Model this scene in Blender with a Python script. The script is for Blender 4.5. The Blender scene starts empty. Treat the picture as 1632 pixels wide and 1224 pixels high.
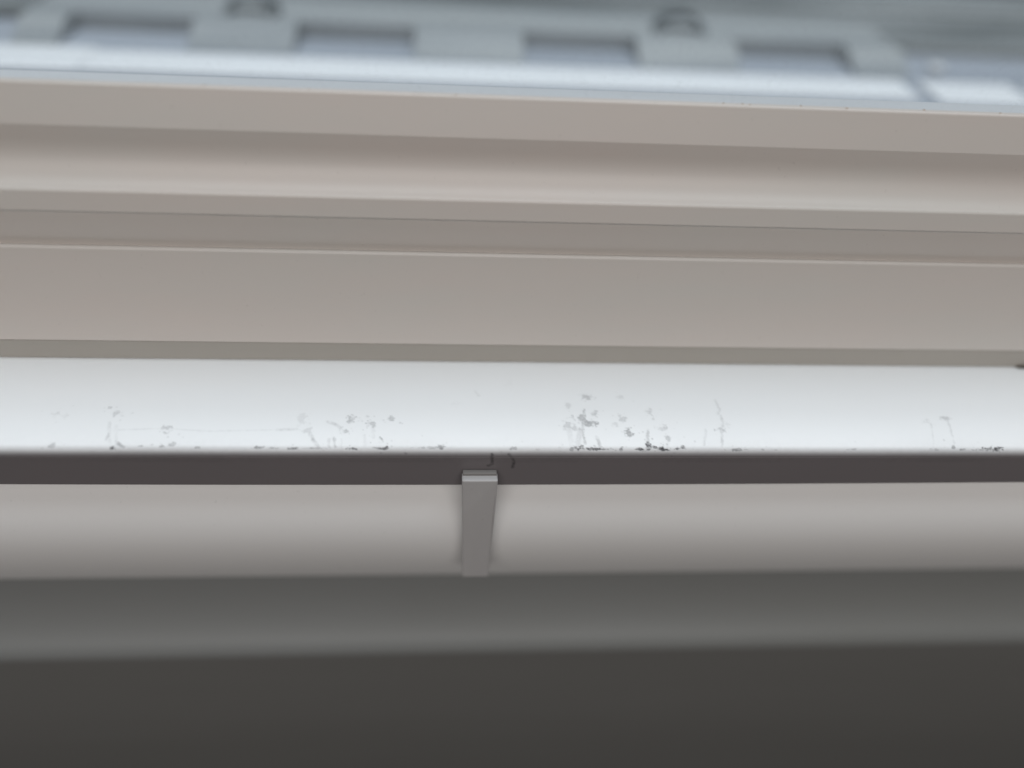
import bpy, bmesh, math, random
import numpy as np
from mathutils import Matrix, Vector

# ------------------------------------------------------------------ scene, camera, light
# units: the builders work in millimetres, MM turns them into metres
MM = 0.001
scene = bpy.context.scene
C = scene.collection
rng = random.Random(7)

cam_data = bpy.data.cameras.new('camera')
cam = bpy.data.objects.new('camera', cam_data)
C.objects.link(cam)
right = Vector((0.99737811, -0.05013751, 0.05218371))
up = Vector((-0.00757046, 0.64485792, 0.76426497))
fwd = Vector((0.07196942, 0.76265621, -0.64278761))
m = Matrix((right, up, -fwd)).transposed().to_4x4()
m.translation = Vector((-25.326, -245.212, 248.454)) * MM
cam.matrix_world = m
cam_data.sensor_fit = 'HORIZONTAL'
cam_data.sensor_width = 36.0
cam_data.lens = 36.0 * 1200.0 / 1632.0
cam_data.clip_start = 0.01
cam_data.clip_end = 100.0
cam_data.dof.use_dof = True
cam_data.dof.focus_distance = 0.362
cam_data.dof.aperture_fstop = 1.5
scene.camera = cam

world = bpy.data.worlds.new('World')
scene.world = world
world.use_nodes = True
bg = world.node_tree.nodes['Background']
bg.inputs['Color'].default_value = (1.0, 0.97, 0.95, 1)
bg.inputs['Strength'].default_value = 0.05

def area(name, loc, target, sx, sy, power, col):
    d = bpy.data.lights.new(name, 'AREA')
    d.shape = 'RECTANGLE'; d.size = sx; d.size_y = sy
    d.energy = power; d.color = col
    o = bpy.data.objects.new(name, d)
    C.objects.link(o)
    o.location = loc
    o.rotation_euler = (Vector(target) - Vector(loc)).to_track_quat('-Z', 'Y').to_euler()
    return o
# overcast daylight coming in over the window frame
area('daylight', (0.1, 0.48, 2.5), (0, 0.15, 0.0), 3.4, 2.8, 84, (0.88, 0.955, 1.0))
# soft light of the room behind the viewer
area('room_light', (-0.1, -2.4, 1.5), (0, 0.05, 0.0), 3.2, 1.4, 41, (1.0, 0.95, 0.915))

scene.view_settings.view_transform = 'Standard'
scene.view_settings.look = 'None'
scene.view_settings.gamma = 1.0
scene.view_settings.use_curve_mapping = False
scene.view_settings.exposure = 0.0

# ------------------------------------------------------------------ materials
def new_mat(name):
    mt = bpy.data.materials.new(name)
    mt.use_nodes = True
    nt = mt.node_tree
    return mt, nt, nt.nodes['Principled BSDF']

def N(nt, kind, **kw):
    n = nt.nodes.new(kind)
    for k, v in kw.items():
        if k in n.inputs.keys() if isinstance(k, str) else False:
            n.inputs[k].default_value = v
        else:
            setattr(n, k, v)
    return n

def noise(nt, scale, detail=4.0, rough=0.55, stretch=None):
    tc = N(nt, 'ShaderNodeTexCoord')
    out = tc.outputs['Object']
    if stretch:
        mp = N(nt, 'ShaderNodeMapping')
        mp.inputs['Scale'].default_value = stretch
        nt.links.new(out, mp.inputs['Vector']); out = mp.outputs['Vector']
    t = N(nt, 'ShaderNodeTexNoise')
    t.inputs['Scale'].default_value = scale
    t.inputs['Detail'].default_value = detail
    t.inputs['Roughness'].default_value = rough
    nt.links.new(out, t.inputs['Vector'])
    return t.outputs['Fac']

def ramp(nt, fac, stops):
    r = N(nt, 'ShaderNodeValToRGB')
    els = r.color_ramp.elements
    while len(els) < len(stops): els.new(0.5)
    for e, (p, c) in zip(els, stops):
        e.position = p; e.color = (*c, 1) if len(c) == 3 else c
    nt.links.new(fac, r.inputs['Fac'])
    return r.outputs['Color']

def mixc(nt, fac, a, b, mode='MIX'):
    mx = N(nt, 'ShaderNodeMix', data_type='RGBA', blend_type=mode)
    for sock, v in ((mx.inputs['Factor'], fac), (mx.inputs['A'], a), (mx.inputs['B'], b)):
        pass
    ins = {'f': mx.inputs[0], 'a': mx.inputs[6], 'b': mx.inputs[7]}
    for k, v in (('f', fac), ('a', a), ('b', b)):
        if isinstance(v, (int, float)): ins[k].default_value = v
        elif isinstance(v, tuple): ins[k].default_value = (*v, 1)
        else: nt.links.new(v, ins[k])
    return mx.outputs[2]

def math_node(nt, op, a, b=None, clamp=False):
    n = N(nt, 'ShaderNodeMath', operation=op, use_clamp=clamp)
    for i, v in enumerate((a, b)):
        if v is None: continue
        if isinstance(v, (int, float)): n.inputs[i].default_value = v
        else: nt.links.new(v, n.inputs[i])
    return n.outputs[0]

def bump(nt, bsdf, fac, strength, dist):
    b = N(nt, 'ShaderNodeBump')
    b.inputs['Strength'].default_value = strength
    b.inputs['Distance'].default_value = dist
    nt.links.new(fac, b.inputs['Height'])
    nt.links.new(b.outputs['Normal'], bsdf.inputs['Normal'])

def plastic(name, c1, c2, rough=0.4, scale=14, spec=0.5, stretch=(0.25, 1, 1)):
    """moulded plastic or paint: broad faint mottling, tiny dust specks, soft orange-peel relief"""
    mt, nt, b = new_mat(name)
    col = ramp(nt, noise(nt, scale, 5, 0.6, stretch), [(0.35, c1), (0.65, c2)])
    dust = ramp(nt, noise(nt, 420, 2, 0.5), [(0.70, (0, 0, 0)), (0.80, (1, 1, 1))])
    dark = tuple(v * 0.72 for v in c1)
    fac = math_node(nt, 'MULTIPLY', dust, 0.35)
    nt.links.new(mixc(nt, fac, col, dark), b.inputs['Base Color'])
    b.inputs['Roughness'].default_value = rough
    b.inputs['Specular IOR Level'].default_value = spec
    bump(nt, b, noise(nt, 260, 3, 0.5), 0.10, 0.0004)
    return mt

def worn_plastic(name, base1, base2, dirt_col, rough, shade_col=None):
    """as plastic, with the scuffs stored on the mesh (attribute 'scuff') broken up into grains"""
    mt, nt, b = new_mat(name)
    col = ramp(nt, noise(nt, 9, 5, 0.6, (0.3, 1, 1)), [(0.35, base1), (0.65, base2)])
    if shade_col:      # shade of the rounded front edge, blended into the colour
        ed = N(nt, 'ShaderNodeAttribute', attribute_name='edge_shade')
        col = mixc(nt, ed.outputs['Fac'], col, shade_col)
    at = N(nt, 'ShaderNodeAttribute', attribute_name='scuff')
    grain = ramp(nt, noise(nt, 900, 4, 0.7), [(0.30, (0.5, 0.5, 0.5)), (0.62, (1, 1, 1))])
    fac = math_node(nt, 'MULTIPLY', at.outputs['Fac'], grain, True)
    nt.links.new(mixc(nt, fac, col, dirt_col), b.inputs['Base Color'])
    r = math_node(nt, 'ADD', math_node(nt, 'MULTIPLY', fac, 0.35), rough, True)
    nt.links.new(r, b.inputs['Roughness'])
    bump(nt, b, math_node(nt, 'SUBTRACT', math_node(nt, 'MULTIPLY', noise(nt, 260, 3), 0.25), fac), 0.25, 0.0004)
    return mt

M = {}
M['frame'] = plastic('frame_plastic', (0.582, 0.527, 0.49), (0.558, 0.532, 0.498), 0.42)
M['sill'] = worn_plastic('sill_white', (0.84, 0.86, 0.875), (0.86, 0.87, 0.88), (0.045, 0.042, 0.048), 0.38, (0.168, 0.155, 0.16))  # last colour is the painted shade at the front edge
M['edge_shade'] = worn_plastic('sill_front_shade', (0.164, 0.149, 0.154), (0.176, 0.161, 0.167), (0.012, 0.011, 0.012), 0.45)  # front face of the sill, coloured dark to stand in for shade
M['bracket'] = plastic('bracket_plastic', (0.43, 0.42, 0.42), (0.45, 0.44, 0.44), 0.5, 60, 0.4, (1, 1, 0.3))
M['panel'] = plastic('panel_paint', (0.80, 0.795, 0.785), (0.81, 0.805, 0.80), 0.6, 7, 0.3)
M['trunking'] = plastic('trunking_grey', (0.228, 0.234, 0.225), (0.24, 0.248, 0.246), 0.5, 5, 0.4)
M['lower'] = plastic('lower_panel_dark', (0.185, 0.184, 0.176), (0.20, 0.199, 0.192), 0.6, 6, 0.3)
M['gasket'] = plastic('rubber_gasket', (0.30, 0.28, 0.26), (0.34, 0.32, 0.30), 0.7)
M['bounce'] = plastic('bounce_strip', (0.20, 0.19, 0.183), (0.22, 0.21, 0.203), 0.6)  # paler tone standing in for light bounced off the clip
M['sealant'] = plastic('sealant_beige', (0.37, 0.345, 0.31), (0.40, 0.375, 0.34), 0.6)
M['void'] = plastic('dark_joint', (0.09, 0.08, 0.07), (0.11, 0.10, 0.085), 0.9)

def metal(name, col, rough):
    mt, nt, b = new_mat(name)
    nt.links.new(ramp(nt, noise(nt, 30, 5, 0.6, (0.1, 1, 1)), [(0.3, tuple(v*0.85 for v in col)), (0.7, col)]), b.inputs['Base Color'])
    b.inputs['Metallic'].default_value = 0.2
    b.inputs['Roughness'].default_value = rough
    return mt
M['spacer'] = metal('spacer_aluminium', (0.66, 0.67, 0.68), 0.6)

def weathered(name, c1, c2, c3, rough=0.75, scale=22, stretch=(0.12, 1, 1)):
    mt, nt, b = new_mat(name)
    a = ramp(nt, noise(nt, scale, 7, 0.65, stretch), [(0.30, c1), (0.52, c2), (0.75, c3)])
    sp = ramp(nt, noise(nt, 160, 3, 0.6), [(0.62, (0, 0, 0)), (0.72, (1, 1, 1))])
    nt.links.new(mixc(nt, math_node(nt, 'MULTIPLY', sp, 0.5), a, tuple(v * 0.5 for v in c1)), b.inputs['Base Color'])
    b.inputs['Roughness'].default_value = rough
    bump(nt, b, noise(nt, 60, 6, 0.65, (0.15, 1, 1)), 0.4, 0.002)
    return mt
M['ext_white'] = weathered('outer_sill_white', (0.84, 0.845, 0.845), (0.88, 0.88, 0.88), (0.90, 0.90, 0.895), 0.4, 10)
M['ext_rail'] = weathered('rail_grey', (0.22, 0.24, 0.25), (0.335, 0.35, 0.352), (0.41, 0.42, 0.405), 0.6, 40, (0.05, 1, 1))
M['ext_ground'] = weathered('ledge_bluegrey', (0.27, 0.295, 0.33), (0.35, 0.375, 0.415), (0.39, 0.415, 0.455), 0.6, 14)
M['ext_hood'] = weathered('hood_dark', (0.10, 0.115, 0.12), (0.13, 0.145, 0.15), (0.16, 0.17, 0.17), 0.6)
M['board'] = weathered('weathered_board', (0.05, 0.065, 0.065), (0.24, 0.255, 0.255), (0.46, 0.475, 0.47), 0.8, 26, (0.10, 1, 1))
M['pebble'] = weathered('pale_stone', (0.55, 0.55, 0.54), (0.66, 0.66, 0.65), (0.74, 0.74, 0.73))

def glass_mat():
    mt = bpy.data.materials.new('window_glass')
    mt.use_nodes = True
    nt = mt.node_tree
    nt.nodes.remove(nt.nodes['Principled BSDF'])
    out = nt.nodes['Material Output']
    tr = N(nt, 'ShaderNodeBsdfTransparent'); tr.inputs['Color'].default_value = (0.975, 0.985, 0.995, 1)
    gl = N(nt, 'ShaderNodeBsdfGlossy'); gl.inputs['Roughness'].default_value = 0.02
    fr = N(nt, 'ShaderNodeFresnel'); fr.inputs['IOR'].default_value = 1.3
    mx = N(nt, 'ShaderNodeMixShader')
    geo = N(nt, 'ShaderNodeNewGeometry')   # reflect once per sheet, on the face where light enters
    fac = math_node(nt, 'MULTIPLY', fr.outputs[0], math_node(nt, 'SUBTRACT', 1.0, geo.outputs['Backfacing']))
    nt.links.new(fac, mx.inputs[0]); nt.links.new(tr.outputs[0], mx.inputs[1]); nt.links.new(gl.outputs[0], mx.inputs[2])
    # thin film of dust and dried specks on the sheet
    du = N(nt, 'ShaderNodeBsdfDiffuse'); du.inputs['Color'].default_value = (0.75, 0.76, 0.76, 1)
    sp = ramp(nt, noise(nt, 420, 6, 0.75), [(0.55, (0.010, 0.010, 0.010)), (0.80, (0.09, 0.09, 0.09))])
    m2 = N(nt, 'ShaderNodeMixShader')
    nt.links.new(sp, m2.inputs[0]); nt.links.new(mx.outputs[0], m2.inputs[1]); nt.links.new(du.outputs[0], m2.inputs[2])
    nt.links.new(m2.outputs[0], out.inputs['Surface'])
    return mt
M['glass'] = glass_mat()

# ------------------------------------------------------------------ builders
def link_mesh(name, me, mat, parent=None):
    me.materials.append(mat)
    o = bpy.data.objects.new(name, me)
    C.objects.link(o)
    if parent is not None: o.parent = parent
    return o

def tag(o, label, cat, group=None):
    o['label'] = label; o['category'] = cat
    if group: o['group'] = group
    return o

def empty(name, loc):
    o = bpy.data.objects.new(name, None)
    o.empty_display_size = 0.02
    C.objects.link(o); o.location = Vector(loc) * MM
    return o

def fillet(pts, n=7):
    """pts: (y, z, radius) corners of a closed outline -> outline with rounded corners"""
    out = []
    k = len(pts)
    for i in range(k):
        p = Vector(pts[i][:2]); a = Vector(pts[i-1][:2]); b = Vector(pts[(i+1) % k][:2])
        r = pts[i][2]
        if r <= 0: out.append(p); continue
        u = (a-p).normalized(); v = (b-p).normalized()
        ang = u.angle(v)
        d = min(r / math.tan(ang/2), 0.48*(a-p).length, 0.48*(b-p).length)
        rr = d * math.tan(ang/2)
        c = p + (u+v).normalized() * (rr / math.sin(ang/2))
        s = p + u*d - c; e = p + v*d - c
        a0 = math.atan2(s.y, s.x); da = math.atan2(s.x*e.y - s.y*e.x, s.dot(e))
        for j in range(n+1):
            t = a0 + da*j/n
            out.append(c + Vector((math.cos(t), math.sin(t)))*rr)
    return out

def extrude(name, outline, x0, x1, mat, parent=None, origin=(0, 0, 0)):
    """closed (y, z) outline in mm drawn along x"""
    me = bpy.data.meshes.new(name)
    bm = bmesh.new()
    o = Vector(origin)
    A = [bm.verts.new((Vector((x0, p[0], p[1])) - o)*MM) for p in outline]
    B = [bm.verts.new((Vector((x1, p[0], p[1])) - o)*MM) for p in outline]
    n = len(A)
    for i in range(n):
        bm.faces.new((A[i], A[(i+1) % n], B[(i+1) % n], B[i]))
    bm.faces.new(A[::-1]); bm.faces.new(B)
    bmesh.ops.recalc_face_normals(bm, faces=bm.faces)
    for f in bm.faces: f.smooth = len(f.verts) == 4
    bm.to_mesh(me); bm.free()
    me.set_sharp_from_angle(angle=math.radians(32))
    o = link_mesh(name, me, mat, parent)
    wn = o.modifiers.new('weighted_normals', 'WEIGHTED_NORMAL'); wn.keep_sharp = True; wn.weight = 80
    return o

def box(name, x0, x1, y0, y1, z0, z1, mat, parent=None, origin=(0, 0, 0), bev=0.0, seg=2):
    me = bpy.data.meshes.new(name)
    bm = bmesh.new()
    o = Vector(origin)
    vs = [bm.verts.new((Vector((x, y, z)) - o)*MM) for x in (x0, x1) for y in (y0, y1) for z in (z0, z1)]
    for f in ((0,1,3,2), (4,6,7,5), (0,4,5,1), (2,3,7,6), (0,2,6,4), (1,5,7,3)):
        bm.faces.new([vs[i] for i in f])
    bmesh.ops.recalc_face_normals(bm, faces=bm.faces)
    if bev: bmesh.ops.bevel(bm, geom=bm.edges[:], offset=bev*MM, segments=seg, profile=0.5, affect='EDGES')
    bm.to_mesh(me); bm.free()
    return link_mesh(name, me, mat, parent)

X0, X1 = -560.0, 620.0


# ------------------------------------------------------------------ outside, below the glass
ledge = box('outer_ledge', -900, 1100, 160, 545, 8, 30, M['ext_ground'], None)
ledge['kind'] = 'structure'

# white capping pieces lying end to end on the outer ledge
def capping(x0, x1, y0, y1, label):
    o = extrude('capping_strip', [(y, z) for y, z in fillet([(y0, 30.4, 0), (y0, 33.5, 3), (y1, 34.5, 2), (y1, 30.4, 0)])], x0, x1, M['ext_white'])
    bv = o.modifiers.new('bevel', 'BEVEL'); bv.width = 0.0015; bv.segments = 3; bv.limit_method = 'ANGLE'
    tag(o, label, 'capping strip', 'white capping strips outside the glass')
capping(-620, -337, 402, 457, 'short white capping strip at the far left outside the glass')
capping(-335.5, 380, 404, 450, 'longest white capping strip outside, running below the notched grey rail')
capping(398, 486, 398, 450, 'short white capping strip at the far right outside, past the gap')
capping(502, 800, 398, 450, 'last white capping strip outside, cut off by the right picture edge')

rail = empty('notched_rail', (-8, 520, 30.4))
tag(rail, 'light grey rail with four square notches outside behind the glass', 'rail')
ro = (-8, 520, 30.4)
extrude('rail_body', fillet([(520, 30.4, 0), (520, 46, 2), (596, 46, 2), (596, 30.4, 0)], 3), -417, 402, M['ext_rail'], rail, ro)
for a, b in ((-417, -378), (-267, -175), (-67, 33), (141, 237), (348, 402)):
    extrude('rail_block', fillet([(519.6, 30.4, 0), (519.6, 45.6, 0.5), (500, 45.6, 6), (470, 31.2, 1), (470, 30.4, 0)], 4), a, b, M['ext_rail'], rail, ro)

def arch_hood(x, y, label):
    me = bpy.data.meshes.new('arched_hood')
    bm = bmesh.new()
    n = 16; rings = []
    for i in range(n+1):
        a = math.pi*i/n
        ring = []
        for (r, dy) in ((26, -9), (26, 9), (19, 9), (19, -9)):
            ring.append(bm.verts.new(Vector((r*math.cos(a), dy + 14*math.sin(a), r*0.62*math.sin(a)))*MM))
        rings.append(ring)
    for i in range(n):
        for j in range(4):
            bm.faces.new((rings[i][j], rings[i][(j+1) % 4], rings[i+1][(j+1) % 4], rings[i+1][j]))
    bm.faces.new(rings[0][::-1]); bm.faces.new(rings[-1])
    bmesh.ops.recalc_face_normals(bm, faces=bm.faces)
    bm.to_mesh(me); bm.free()
    o = link_mesh('arched_hood', me, M['ext_hood'])
    o.location = Vector((x, y, 46.2))*MM
    tag(o, label, 'hood', 'dark arches on the notched rail')
arch_hood(-221, 532, 'small dark arch on the left half of the notched rail outside')
arch_hood(189, 532, 'small dark arch on the right half of the notched rail outside')

deck = empty('board_deck', (0, 600, 8))
tag(deck, 'weathered grey boards lying behind the notched rail outside', 'decking')
y = 602.0
for i in range(16):
    w = rng.uniform(26, 44)
    z = 30 + rng.uniform(-6, 8)
    box('board', -1400 + rng.uniform(-30, 30), 1700, y, y + w, 8, z, M['board'], deck, (0, 600, 8), 2.0, 1)
    y += w + rng.uniform(3, 9)
for i, (ya, yb, zt) in enumerate(((552, 560, 14), (572, 598, 32))):   # boards beside the rail's right end
    box('board', 420, 1700, ya, yb, 8, zt, M['board'], deck, (0, 600, 8), 1.5, 1)
    box('board', -1400, -436, ya, yb, 8, zt, M['board'], deck, (0, 600, 8), 1.5, 1)
under = box('ground', -3000, 3000, 546, 4000, -12, 6, M['ext_hood'], None)
under['kind'] = 'structure'

me = bpy.data.meshes.new('pebble'); bm = bmesh.new()
bmesh.ops.create_icosphere(bm, subdivisions=2, radius=7*MM)
for v in bm.verts:
    v.co.x *= 1.3; v.co.z *= 0.7; v.co += v.normal*rng.uniform(-1, 1)*0.8*MM
bm.to_mesh(me); bm.free()
peb = link_mesh('pebble', me, M['pebble'])
peb.location = Vector((436, 490, 34.6))*MM
tag(peb, 'tiny pale pebble on the outer ledge right of the notched rail', 'pebble')

# ------------------------------------------------------------------ window
W = (0, 66, 0)
win = empty('window', W)
tag(win, 'cream white plastic window frame with stepped mouldings and clear glass', 'window')
# fixed frame: broad face leaning back, undercut above the sill, top edge rounded
extrude('frame_rail', fillet([(67.0, 1.6, 0), (67.0, 13.25, 0), (64.3, 13.3, 0.9), (70.5, 63.5, 3.0), (73.9, 62.6, 0.3), (74.0, 56, 0), (118, 56, 0), (118, 1.6, 0)]),
        X0, X1, M['frame'], win, W)
extrude('sealant_strip', fillet([(66.2, 1.4, 0), (64.9, 13.1, 0.3), (66.8, 13.1, 0), (66.8, 1.4, 0)], 3), X0, X1, M['sealant'], win, W)
# opening sash: upright rebate, an overhanging nosing, then a cove sweeping up under the glazing bead
cove = [(73.28, 92.11), (74.23, 92.58), (75.08, 93.09), (75.86, 93.65), (76.57, 94.24), (77.22, 94.85), (77.82, 95.50), (78.37, 96.16), (78.88, 96.85), (79.34, 97.55), (79.76, 98.28), (80.14, 99.02), (80.49, 99.78), (80.80, 100.55), (81.07, 101.34), (81.30, 102.14), (81.50, 102.96), (81.67, 103.79), (81.80, 104.64), (81.90, 105.49), (81.96, 106.36), (81.99, 107.24), (81.98, 108.13), (81.94, 109.04), (81.86, 109.96), (81.76, 110.88), (81.66, 111.80), (81.57, 112.71), (81.47, 113.62), (81.38, 114.53), (81.28, 115.43)]
sash = [(74.3, 56.4, 0), (72.0, 80.2, 1.6), (69.5, 81.7, 0.9), (70.8, 91.4, 1.8)] + [(a, c, 0) for a, c in cove] + [(81.22, 116.03, 0), (82.99, 116.03, 0), (82.99, 56.4, 0)]
extrude('sash_rail', fillet(sash, 6), X0, X1, M['frame'], win, W)
# glazing bead
bead = extrude('glazing_bead', fillet([(83.19, 56.4, 0), (83.19, 116.06, 0), (81.24, 116.06, 0), (85.70, 132.94, 1.4), (89.40, 132.80, 0.6), (89.40, 56.4, 0)]),
        X0, X1, M['frame'], win, W)
extrude('glazing_seal', fillet([(89.60, 56.4, 0), (89.60, 130.34, 0.6), (91.00, 130.74, 0.5), (91.00, 56.4, 0)], 3), X0, X1, M['gasket'], win, W)
box('glass_pane', X0, X1, 91.20, 95.20, 60, 900, M['glass'], win, W)
extrude('spacer_bar', fillet([(95.40, 92, 0), (95.40, 130.34, 1), (107.40, 130.34, 1), (107.40, 92, 0)], 3), X0, X1, M['spacer'], win, W)
box('glass_pane', X0, X1, 107.60, 111.60, 60, 900, M['glass'], win, W)
# little crumbs of dirt caught along the bead's upper edge
grime = plastic('brown_grime', (0.36, 0.25, 0.17), (0.42, 0.33, 0.25), 0.9)
for i, gx in enumerate((-134, -90, -27, 92, 101, 104, 128, 149, 186, 222)):
    me = bpy.data.meshes.new('crumb'); bm = bmesh.new()
    bmesh.ops.create_icosphere(bm, subdivisions=1, radius=rng.uniform(0.25, 0.42)*MM)
    for v in bm.verts: v.co.x *= rng.uniform(1.2, 2.6)
    bm.to_mesh(me); bm.free()
    c = link_mesh('crumb', me, grime, bead)
    c.location = (Vector((gx, 87.30 + rng.uniform(-0.9, 0.9), 132.95)) - Vector(W))*MM
# dark open joint where frame and sill part at the right
me = bpy.data.meshes.new('open_joint'); bm = bmesh.new()
bmesh.ops.create_icosphere(bm, subdivisions=3, radius=1.0*MM)
for v in bm.verts: v.co.x *= 8; v.co.y *= 1.0; v.co.z *= 1.1
bm.to_mesh(me); bm.free()
j = link_mesh('open_joint', me, M['void'], win)
j.location = (Vector((291, 65.2, 2.0)) - Vector(W))*MM

# ------------------------------------------------------------------ sill
RN, TILT, NOSE = 5.0, math.radians(6), 20.6
ARC = RN*math.pi/2
SETBACK, EASE = 2.4, 0.0062
def sill_point(s):
    """(y, z) on the sill's skin: s < 0 on the top, then round the front edge and down its face"""
    if s < 0:                                  # flat top, easing down towards the front
        y = RN - s
        return (y + SETBACK, 1.0 - EASE*max(0.0, 27 - y)**2 - 0.012*max(0.0, 11 - y)**2)
    a0 = math.atan(2*EASE*22 + 2*0.012*6)
    if s <= ARC:
        a = a0 + (s/ARC)*(math.pi/2 - a0)
        return (RN + SETBACK - RN*(math.sin(a) - math.sin(a0)), 1.0 - EASE*22**2 - 0.012*36 + RN*(math.cos(a) - math.cos(a0)))
    t = s - ARC
    y, z = sill_point(ARC)
    return (y + t*math.sin(TILT), z - t*math.cos(TILT))

BLOBS = [(39.8,-31.3,1.92,1.67,0.40),(57.1,-31.4,1.29,0.96,0.20),(29.6,-24.6,0.94,1.39,0.22),(42.3,-19.2,1.25,1.36,0.40),(39.0,-12.5,2.15,1.32,0.60),(35.4,-15.6,1.54,2.23,0.50),(31.4,-16.4,0.62,1.34,0.30),(28.1,-11.1,1.83,2.19,0.33),(30.9,-9.4,1.22,1.31,0.33),(33.6,-8.5,1.52,0.87,0.35),(55.7,-15.2,1.24,1.79,0.33),(51.2,-12.1,0.93,1.33,0.20),(57.0,-6.5,1.83,1.73,0.60),(69.8,-20.3,1.26,1.84,0.30),(70.9,-14.9,0.63,0.90,0.25),(76.1,-11.3,0.93,1.33,0.40),(74.0,-8.7,0.93,0.88,0.25),(76.2,-4.4,0.92,1.29,0.40),(66.6,-6.9,0.61,1.73,0.35),(32.7,2.1,1.78,0.79,0.95),(41.3,2.4,1.49,0.62,0.90),(37.4,2.1,1.49,0.63,0.70),(45.7,2.4,2.39,0.46,0.70),(53.0,2.1,0.90,0.96,0.55),(61.6,2.4,1.50,0.62,0.80),(66.1,0.3,1.51,1.55,0.75),(68.4,1.1,1.21,1.08,0.70),(72.2,2.1,1.21,0.96,0.95),(76.4,2.7,2.12,0.61,0.90),(80.4,2.0,1.52,0.64,0.80),(82.6,1.4,0.91,1.03,0.60),(29.1,2.1,0.89,0.95,0.50),(33.4,0.4,1.19,0.97,0.60),(-76.1,-14.1,1.47,1.74,0.45),(-77.4,-7.2,1.74,1.05,0.42),(-67.8,-16.7,0.89,0.66,0.30),(-65.9,-11.5,1.76,1.29,0.42),(-60.8,-3.1,0.87,1.04,0.50),(-56.7,-14.6,1.19,1.31,0.42),(-99.0,-14.4,1.17,3.03,0.15),(-95.3,-7.6,1.15,1.26,0.25),(-101.2,2.0,1.41,0.62,0.60),(-90.8,2.0,3.39,0.37,0.35),(-74.3,2.3,1.71,0.61,0.65),(-61.5,1.9,2.00,0.63,0.70),(-58.4,1.9,1.15,0.79,0.95),(-38.0,1.6,5.21,0.65,0.30),(-33.1,1.2,1.45,0.85,0.50),(-49.4,5.2,0.57,0.60,0.40),(-212.4,-16.3,1.40,1.28,0.22),(-207.6,-15.5,0.84,1.28,0.12),(-189.2,-21.7,0.86,0.66,0.28),(-185.3,-17.8,1.13,1.29,0.28),(-182.2,-16.1,0.57,0.86,0.12),(-159.7,-8.1,1.40,1.25,0.38),(-185.0,-3.9,0.55,1.22,0.22),(-208.0,0.9,1.08,1.39,0.35),(-181.4,1.2,0.95,1.01,0.75),(-169.7,0.8,1.10,0.42,0.35),(-159.9,0.8,0.82,1.06,0.45),(-155.5,-0.4,1.66,0.80,0.35),(-143.9,1.8,1.11,0.47,0.40),(-116.7,1.7,1.68,0.63,0.50),(-110.5,2.0,1.68,0.40,0.35),(103.3,-8.8,1.56,1.10,0.38),(107.9,-11.9,0.95,0.89,0.12),(109.3,2.6,2.45,0.62,0.55),(113.9,2.6,2.46,0.37,0.30),(122.2,2.6,0.62,0.46,0.30),(167.0,2.2,1.57,0.48,0.30),(211.3,-13.8,1.32,1.38,0.25),(221.7,-16.6,1.67,0.93,0.38),(219.0,1.2,0.80,1.10,0.50),(222.8,2.2,1.28,0.65,0.50),(210.0,2.2,1.92,0.65,0.30),(239.0,1.8,3.23,1.19,0.85),(232.4,2.5,2.58,0.48,0.50),(-25.7,-25.6,1.85,1.15,0.07),(1.1,1.8,1.47,0.71,0.40),(12.5,2.8,0.88,0.45,0.20),(20.7,4.5,0.74,0.44,0.40),(127.7,2.9,1.24,0.37,0.20),]
LINES = [([(37.4,-21.9),(35.9,-15.1),(34.8,-6.4),(35.6,-0.9)],0.45,0.45),([(41.5,-4.3),(42.8,1.8)],0.60,0.32),([(66.3,-5.2),(65.6,1.7)],0.60,0.45),([(76.2,-4.4),(75.2,2.1)],0.60,0.15),([(28.4,-8.5),(29.1,2.1)],0.90,0.16),([(33.9,-8.5),(31.3,0.8)],0.90,0.20),([(-86.5,-12.7),(-83.1,-11.4),(-80.2,-8.9)],0.60,0.25),([(-65.2,-10.7),(-64.6,-3.9)],0.60,0.15),([(-109.5,-7.9),(-100.4,-8.4)],0.54,0.22),([(-94.2,-5.9),(-91.9,-2.2),(-89.2,1.3)],0.60,0.35),([(-85.2,-3.0),(-84.6,1.3)],0.45,0.25),([(-82.7,-3.8),(-81.8,1.3)],0.45,0.32),([(-68.7,-4.7),(-68.1,1.3)],0.60,0.14),([(-79.2,-3.0),(-78.7,1.0)],0.36,0.15),([(-186.4,-11.8),(-183.3,-1.5)],0.60,0.13),([(-182.9,-9.7),(-180.6,-1.5)],0.60,0.10),([(-179.8,-0.7),(-176.7,1.5)],0.60,0.55),([(-181.3,-7.6),(-160.7,-8.5),(-140.5,-7.0),(-109.5,-7.9)],0.36,0.11),([(105.6,-29.5),(106.0,-22.4),(104.0,-18.7)],0.48,0.25),([(105.4,-17.8),(105.2,-12.4),(103.6,-8.8),(102.0,0.6)],0.48,0.28),([(95.8,-8.8),(93.3,-0.2)],0.45,0.18),([(212.5,-12.9),(208.3,0.8)],0.36,0.16),([(222.1,-14.8),(219.3,1.2)],0.36,0.22),([(-16.6,-35.1),(-14.8,-31.8)],0.54,0.12),([(-1.0,-39.6),(2.0,-41.6)],0.45,0.06),([(-8.9,5.7),(-8.6,13.1),(-10.4,14.1)],0.54,0.80),([(-1.0,5.7),(1.6,10.2),(1.3,15.5)],0.54,0.70),]


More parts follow.
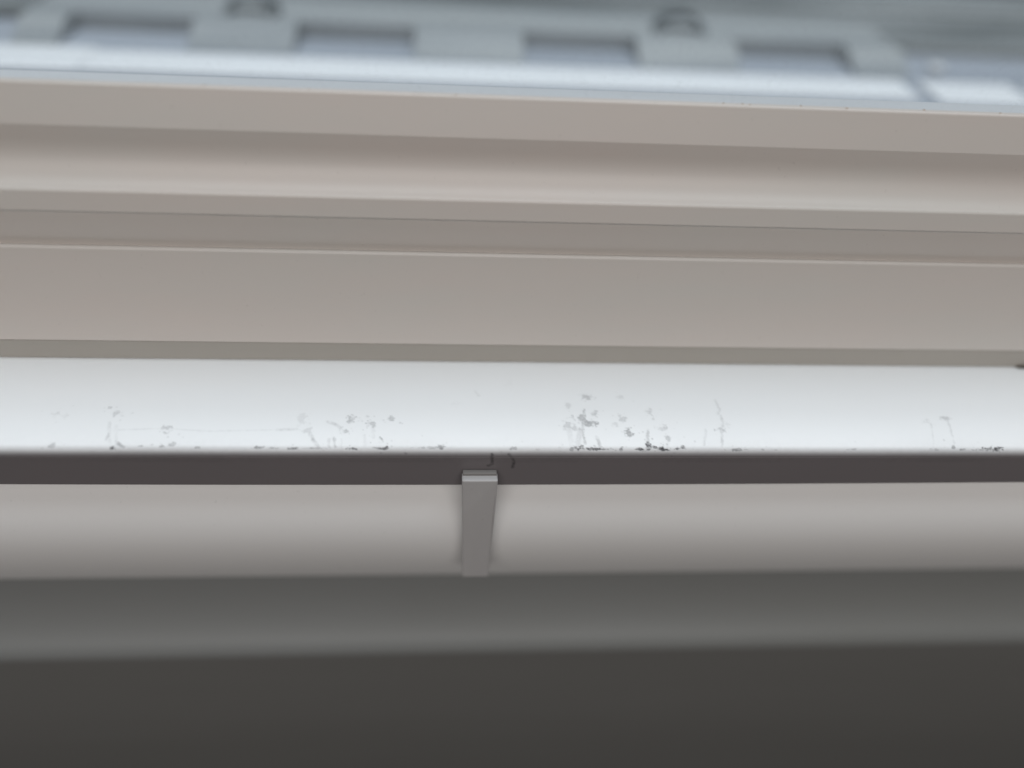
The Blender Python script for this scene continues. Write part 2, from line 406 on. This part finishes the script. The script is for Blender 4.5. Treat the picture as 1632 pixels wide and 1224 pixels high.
def scuff_field(X, S):
    """how much dirt lies at each point of the sill; x along it, s over its edge (mm)"""
    out = np.zeros_like(X)
    r = np.random.default_rng(3)
    def wob(cell):                                     # smooth random field, -1 to 1, cell size in mm
        lat = r.uniform(-1.4, 1.4, (2048, 512))
        gx = (X + 1000)/cell; gs = (np.clip(S, -200, 60) + 220)/cell
        ix = np.floor(gx).astype(int); js = np.floor(gs).astype(int)
        fx = gx - ix; fs = gs - js
        fx = fx*fx*(3 - 2*fx); fs = fs*fs*(3 - 2*fs)
        at = lambda a, c: lat[a % 2048, c % 512]
        return (at(ix, js)*(1 - fx) + at(ix + 1, js)*fx)*(1 - fs) + (at(ix, js + 1)*(1 - fx) + at(ix + 1, js + 1)*fx)*fs
    w1 = wob(1.7); w2 = wob(0.8)
    for (x, s, rx, rs, st) in BLOBS:
        sel = (np.abs(X - x) < rx*2.2 + 1) & (np.abs(S - s) < rs*2.2 + 1)
        dx = (X[sel] - x)/max(rx, 0.3); ds = (S[sel] - s)/max(rs, 0.3)
        d = np.sqrt(dx*dx + ds*ds) + 0.6*w1[sel] + 0.5*w2[sel]
        v = (1.25 if s > -4 else 0.95)*st*np.clip((1.6 - d)/1.0, 0, 1)
        out[sel] = np.maximum(out[sel], v)
    for pts, w, st in LINES:
        for (ax, a_s), (bx, b_s) in zip(pts[:-1], pts[1:]):
            sel = (X > min(ax, bx) - 3) & (X < max(ax, bx) + 3) & (S > min(a_s, b_s) - 3) & (S < max(a_s, b_s) + 3)
            px = X[sel] - ax; ps = S[sel] - a_s
            lx, ls = bx - ax, b_s - a_s
            t = np.clip((px*lx + ps*ls)/(lx*lx + ls*ls), 0, 1)
            d = np.hypot(px - t*lx + 0.25*w2[sel], ps - t*ls)/max(w, 0.3)
            out[sel] = np.maximum(out[sel], 1.0*st*np.clip((2.0 - d)/1.3, 0, 1)*(0.75 + 0.35*w1[sel]))
    for (x, s, rx, rs, st) in list(BLOBS):                # stray flecks round each scuff
        for _ in range(3):
            fx, fs = x + r.normal(0, 3.2), s + r.normal(0, 2.6)
            fr, fa = r.uniform(0.3, 0.7), st*r.uniform(0.15, 0.6)
            sel = (np.abs(X - fx) < 1.6) & (np.abs(S - fs) < 1.6)
            out[sel] = np.maximum(out[sel], fa*np.clip(1.4 - np.hypot(X[sel] - fx, S[sel] - fs)/fr, 0, 1))
    film = np.clip(0.5 + 0.5*np.sin(X*0.071 + 1.1*np.sin(X*0.023)) + 0.35*w1, 0, 1)*np.exp(-np.clip(4.0 - S, 0, 60)/4.5)
    out = np.maximum(out, 0.10*film*(S < ARC + 4))       # faint film of handling dirt along the edge
    return np.clip(out, 0, 1)

def sill_sheet(name, s_list, xs, mat, parent, back_pts):
    """outer skin of part of the sill from a fine grid, closed behind by back_pts"""
    pr = [sill_point(s) for s in s_list] + back_pts
    S = np.array(list(s_list) + [999.0]*len(back_pts))
    nx, ns = len(xs), len(pr)
    P = np.array(pr)
    Xg, Sg = np.meshgrid(xs, S, indexing='ij')
    co = np.empty((nx, ns, 3))
    co[:, :, 0] = Xg; co[:, :, 1] = P[None, :, 0]; co[:, :, 2] = P[None, :, 1]
    sag = 1.2*np.clip(1 - ((Xg - 10)/270)**2, -0.6, 1)          # the front edge hangs a little in the middle
    co[:, :, 2] -= sag*np.clip((Sg - ARC)/NOSE, 0, 1)*(Sg < 900)
    co -= np.array(SO)[None, None, :]
    idx = np.arange(nx*ns).reshape(nx, ns)
    nxt = np.roll(idx, -1, axis=1)
    q = np.stack((idx[:-1], nxt[:-1], nxt[1:], idx[1:]), axis=-1).reshape(-1, 4)
    me = bpy.data.meshes.new(name)
    me.vertices.add(nx*ns); me.vertices.foreach_set('co', (co*MM).ravel())
    nl = q.size + 2*ns
    loops = np.concatenate((q.ravel(), idx[0, ::-1], idx[-1]))
    starts = np.concatenate((np.arange(len(q))*4, [q.size, q.size + ns]))
    me.loops.add(nl); me.loops.foreach_set('vertex_index', loops.astype(np.int32))
    me.polygons.add(len(starts)); me.polygons.foreach_set('loop_start', starts.astype(np.int32))
    me.update(calc_edges=True); me.validate()
    at = me.attributes.new('scuff', 'FLOAT', 'POINT')
    at.data.foreach_set('value', scuff_field(Xg, Sg).ravel().astype(np.float32))
    ed = me.attributes.new('edge_shade', 'FLOAT', 'POINT')
    t = np.clip((Sg + 0.6)/(ARC + 0.6), 0, 1)  # painted shading ramp round the front edge
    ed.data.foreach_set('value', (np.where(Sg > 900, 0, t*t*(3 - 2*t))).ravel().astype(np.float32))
    return link_mesh(name, me, mat, parent)

SO = (0, 30, -12)
sill = empty('window_sill', SO)
tag(sill, 'scuffed bright white sill with front edge coloured dark as shade below the window', 'window sill')
xs = np.concatenate((np.arange(X0, -262, 12), np.arange(-262, 300, 0.36), np.arange(300, X1 + 1, 12)))
top_s = list(np.arange(-95, -40, 6)) + list(np.arange(-40, 0, 0.42)) + list(np.linspace(0, ARC, 22))
zb = sill_point(ARC + NOSE)[1]
ye, ze = sill_point(ARC)
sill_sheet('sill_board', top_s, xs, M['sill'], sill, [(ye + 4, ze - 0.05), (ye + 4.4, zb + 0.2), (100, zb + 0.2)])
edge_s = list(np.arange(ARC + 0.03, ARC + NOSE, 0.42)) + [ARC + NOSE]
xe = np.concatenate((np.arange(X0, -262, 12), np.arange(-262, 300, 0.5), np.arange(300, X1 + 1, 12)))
sill_sheet('sill_front_face', edge_s, xe, M['edge_shade'], sill, [(ye + 4.0, zb), (ye + 3.8, ze - 0.1)])  # sill's front face, its shade put into the colour

# ------------------------------------------------------------------ clip under the sill edge
BO = (-15, 3, -26)
clip = empty('support_clip', BO)
tag(clip, 'small grey tapered plastic clip hanging from the sill edge', 'clip')
def prism(name, front, y_back, mat, parent, bev):
    me = bpy.data.meshes.new(name); bm = bmesh.new(); o = Vector(BO)
    A = [bm.verts.new((Vector(p) - o)*MM) for p in front]
    B = [bm.verts.new((Vector((p[0], yb, p[2])) - o)*MM) for p, yb in zip(front, y_back)]
    n = len(A)
    bm.faces.new(A); bm.faces.new(B[::-1])
    for i in range(n): bm.faces.new((A[i], B[i], B[(i+1) % n], A[(i+1) % n]))
    bmesh.ops.recalc_face_normals(bm, faces=bm.faces)
    bmesh.ops.bevel(bm, geom=bm.edges[:], offset=bev*MM, segments=3, profile=0.5, affect='EDGES')
    bm.to_mesh(me); bm.free()
    return link_mesh(name, me, mat, parent)
prism('clip_arm', [(-23.0, -1.0, -17.8), (-5.8, -1.0, -17.8), (-6.3, -1.2, -42), (-8.0, 0.2, -95.8), (-22.1, 0.2, -95.8), (-22.6, -1.2, -42)],
      [4.6, 4.6, 4.6, 3.6, 3.6, 4.6], M['bracket'], clip, 0.8)
box('bounce_strip', -22.6, -6.3, 2.3, 5.0, -19.5, -16.2, M['bounce'], clip, BO, 0.4)  # added strip imitating light bounced onto the sill front above the clip
box('clip_foot', -21.5, -8.0, 3.0, 30, zb - 3.6, zb - 0.3, M['bracket'], clip, BO, 0.6)

# ------------------------------------------------------------------ wall side under the sill
pts = [(17.00, -41.55), (16.20, -42.57), (15.43, -43.63), (14.69, -44.73), (13.98, -45.87), (13.30, -47.04), (12.66, -48.25), (12.05, -49.51), (11.48, -50.81), (10.94, -52.15), (10.43, -53.55), (9.97, -54.99), (9.54, -56.49), (9.16, -58.04), (8.82, -59.66), (8.53, -61.34), (8.29, -63.10), (8.11, -64.93), (7.99, -66.85), (7.92, -68.86), (7.94, -70.97), (8.02, -73.20), (8.20, -75.55), (8.48, -78.05), (8.87, -80.72), (9.40, -83.59), (10.07, -86.68), (10.94, -90.04), (12.02, -93.73), (13.39, -97.82), (15.11, -102.44), (17.30, -107.74), (20.14, -113.99), (23.94, -121.63), (29.31, -131.52), (34.86, -141.14)]
outline = [(60, -31.5), (44, -31.5), (32, -33)] + [(25, -36), (21, -38.5)] + pts + [(37.4, -141.6), (60, -135.1)]
cv_o = extrude('cover_panel', outline, X0 - 100, X1 + 200, M['panel'])
tag(cv_o, 'pale rounded cover panel directly under the sill edge', 'panel')

# the strip flares out to a soft roll whose underside runs on into the lower panel
tr = [(42, -60), (42, -153)]
flare = []
py, pz, n = 42.0, -153.0, 40
for i in range(n):
    e = math.radians(42*(i/(n - 1))**1.5)            # how far the face leans back
    py -= 1.28*math.sin(e); pz -= 1.28*math.cos(e)
    flare.append((py, pz))
e0, e1, rad = math.radians(42), math.radians(-13), 15.0
cy, cz = py + rad*math.cos(e0), pz - rad*math.sin(e0)
roll = []
for i in range(1, 25):
    e = e0 + (e1 - e0)*i/24
    roll.append((cy - rad*math.cos(e), cz + rad*math.sin(e)))
ry, rz = roll[-1]
dn = (math.sin(-e1), -math.cos(e1))
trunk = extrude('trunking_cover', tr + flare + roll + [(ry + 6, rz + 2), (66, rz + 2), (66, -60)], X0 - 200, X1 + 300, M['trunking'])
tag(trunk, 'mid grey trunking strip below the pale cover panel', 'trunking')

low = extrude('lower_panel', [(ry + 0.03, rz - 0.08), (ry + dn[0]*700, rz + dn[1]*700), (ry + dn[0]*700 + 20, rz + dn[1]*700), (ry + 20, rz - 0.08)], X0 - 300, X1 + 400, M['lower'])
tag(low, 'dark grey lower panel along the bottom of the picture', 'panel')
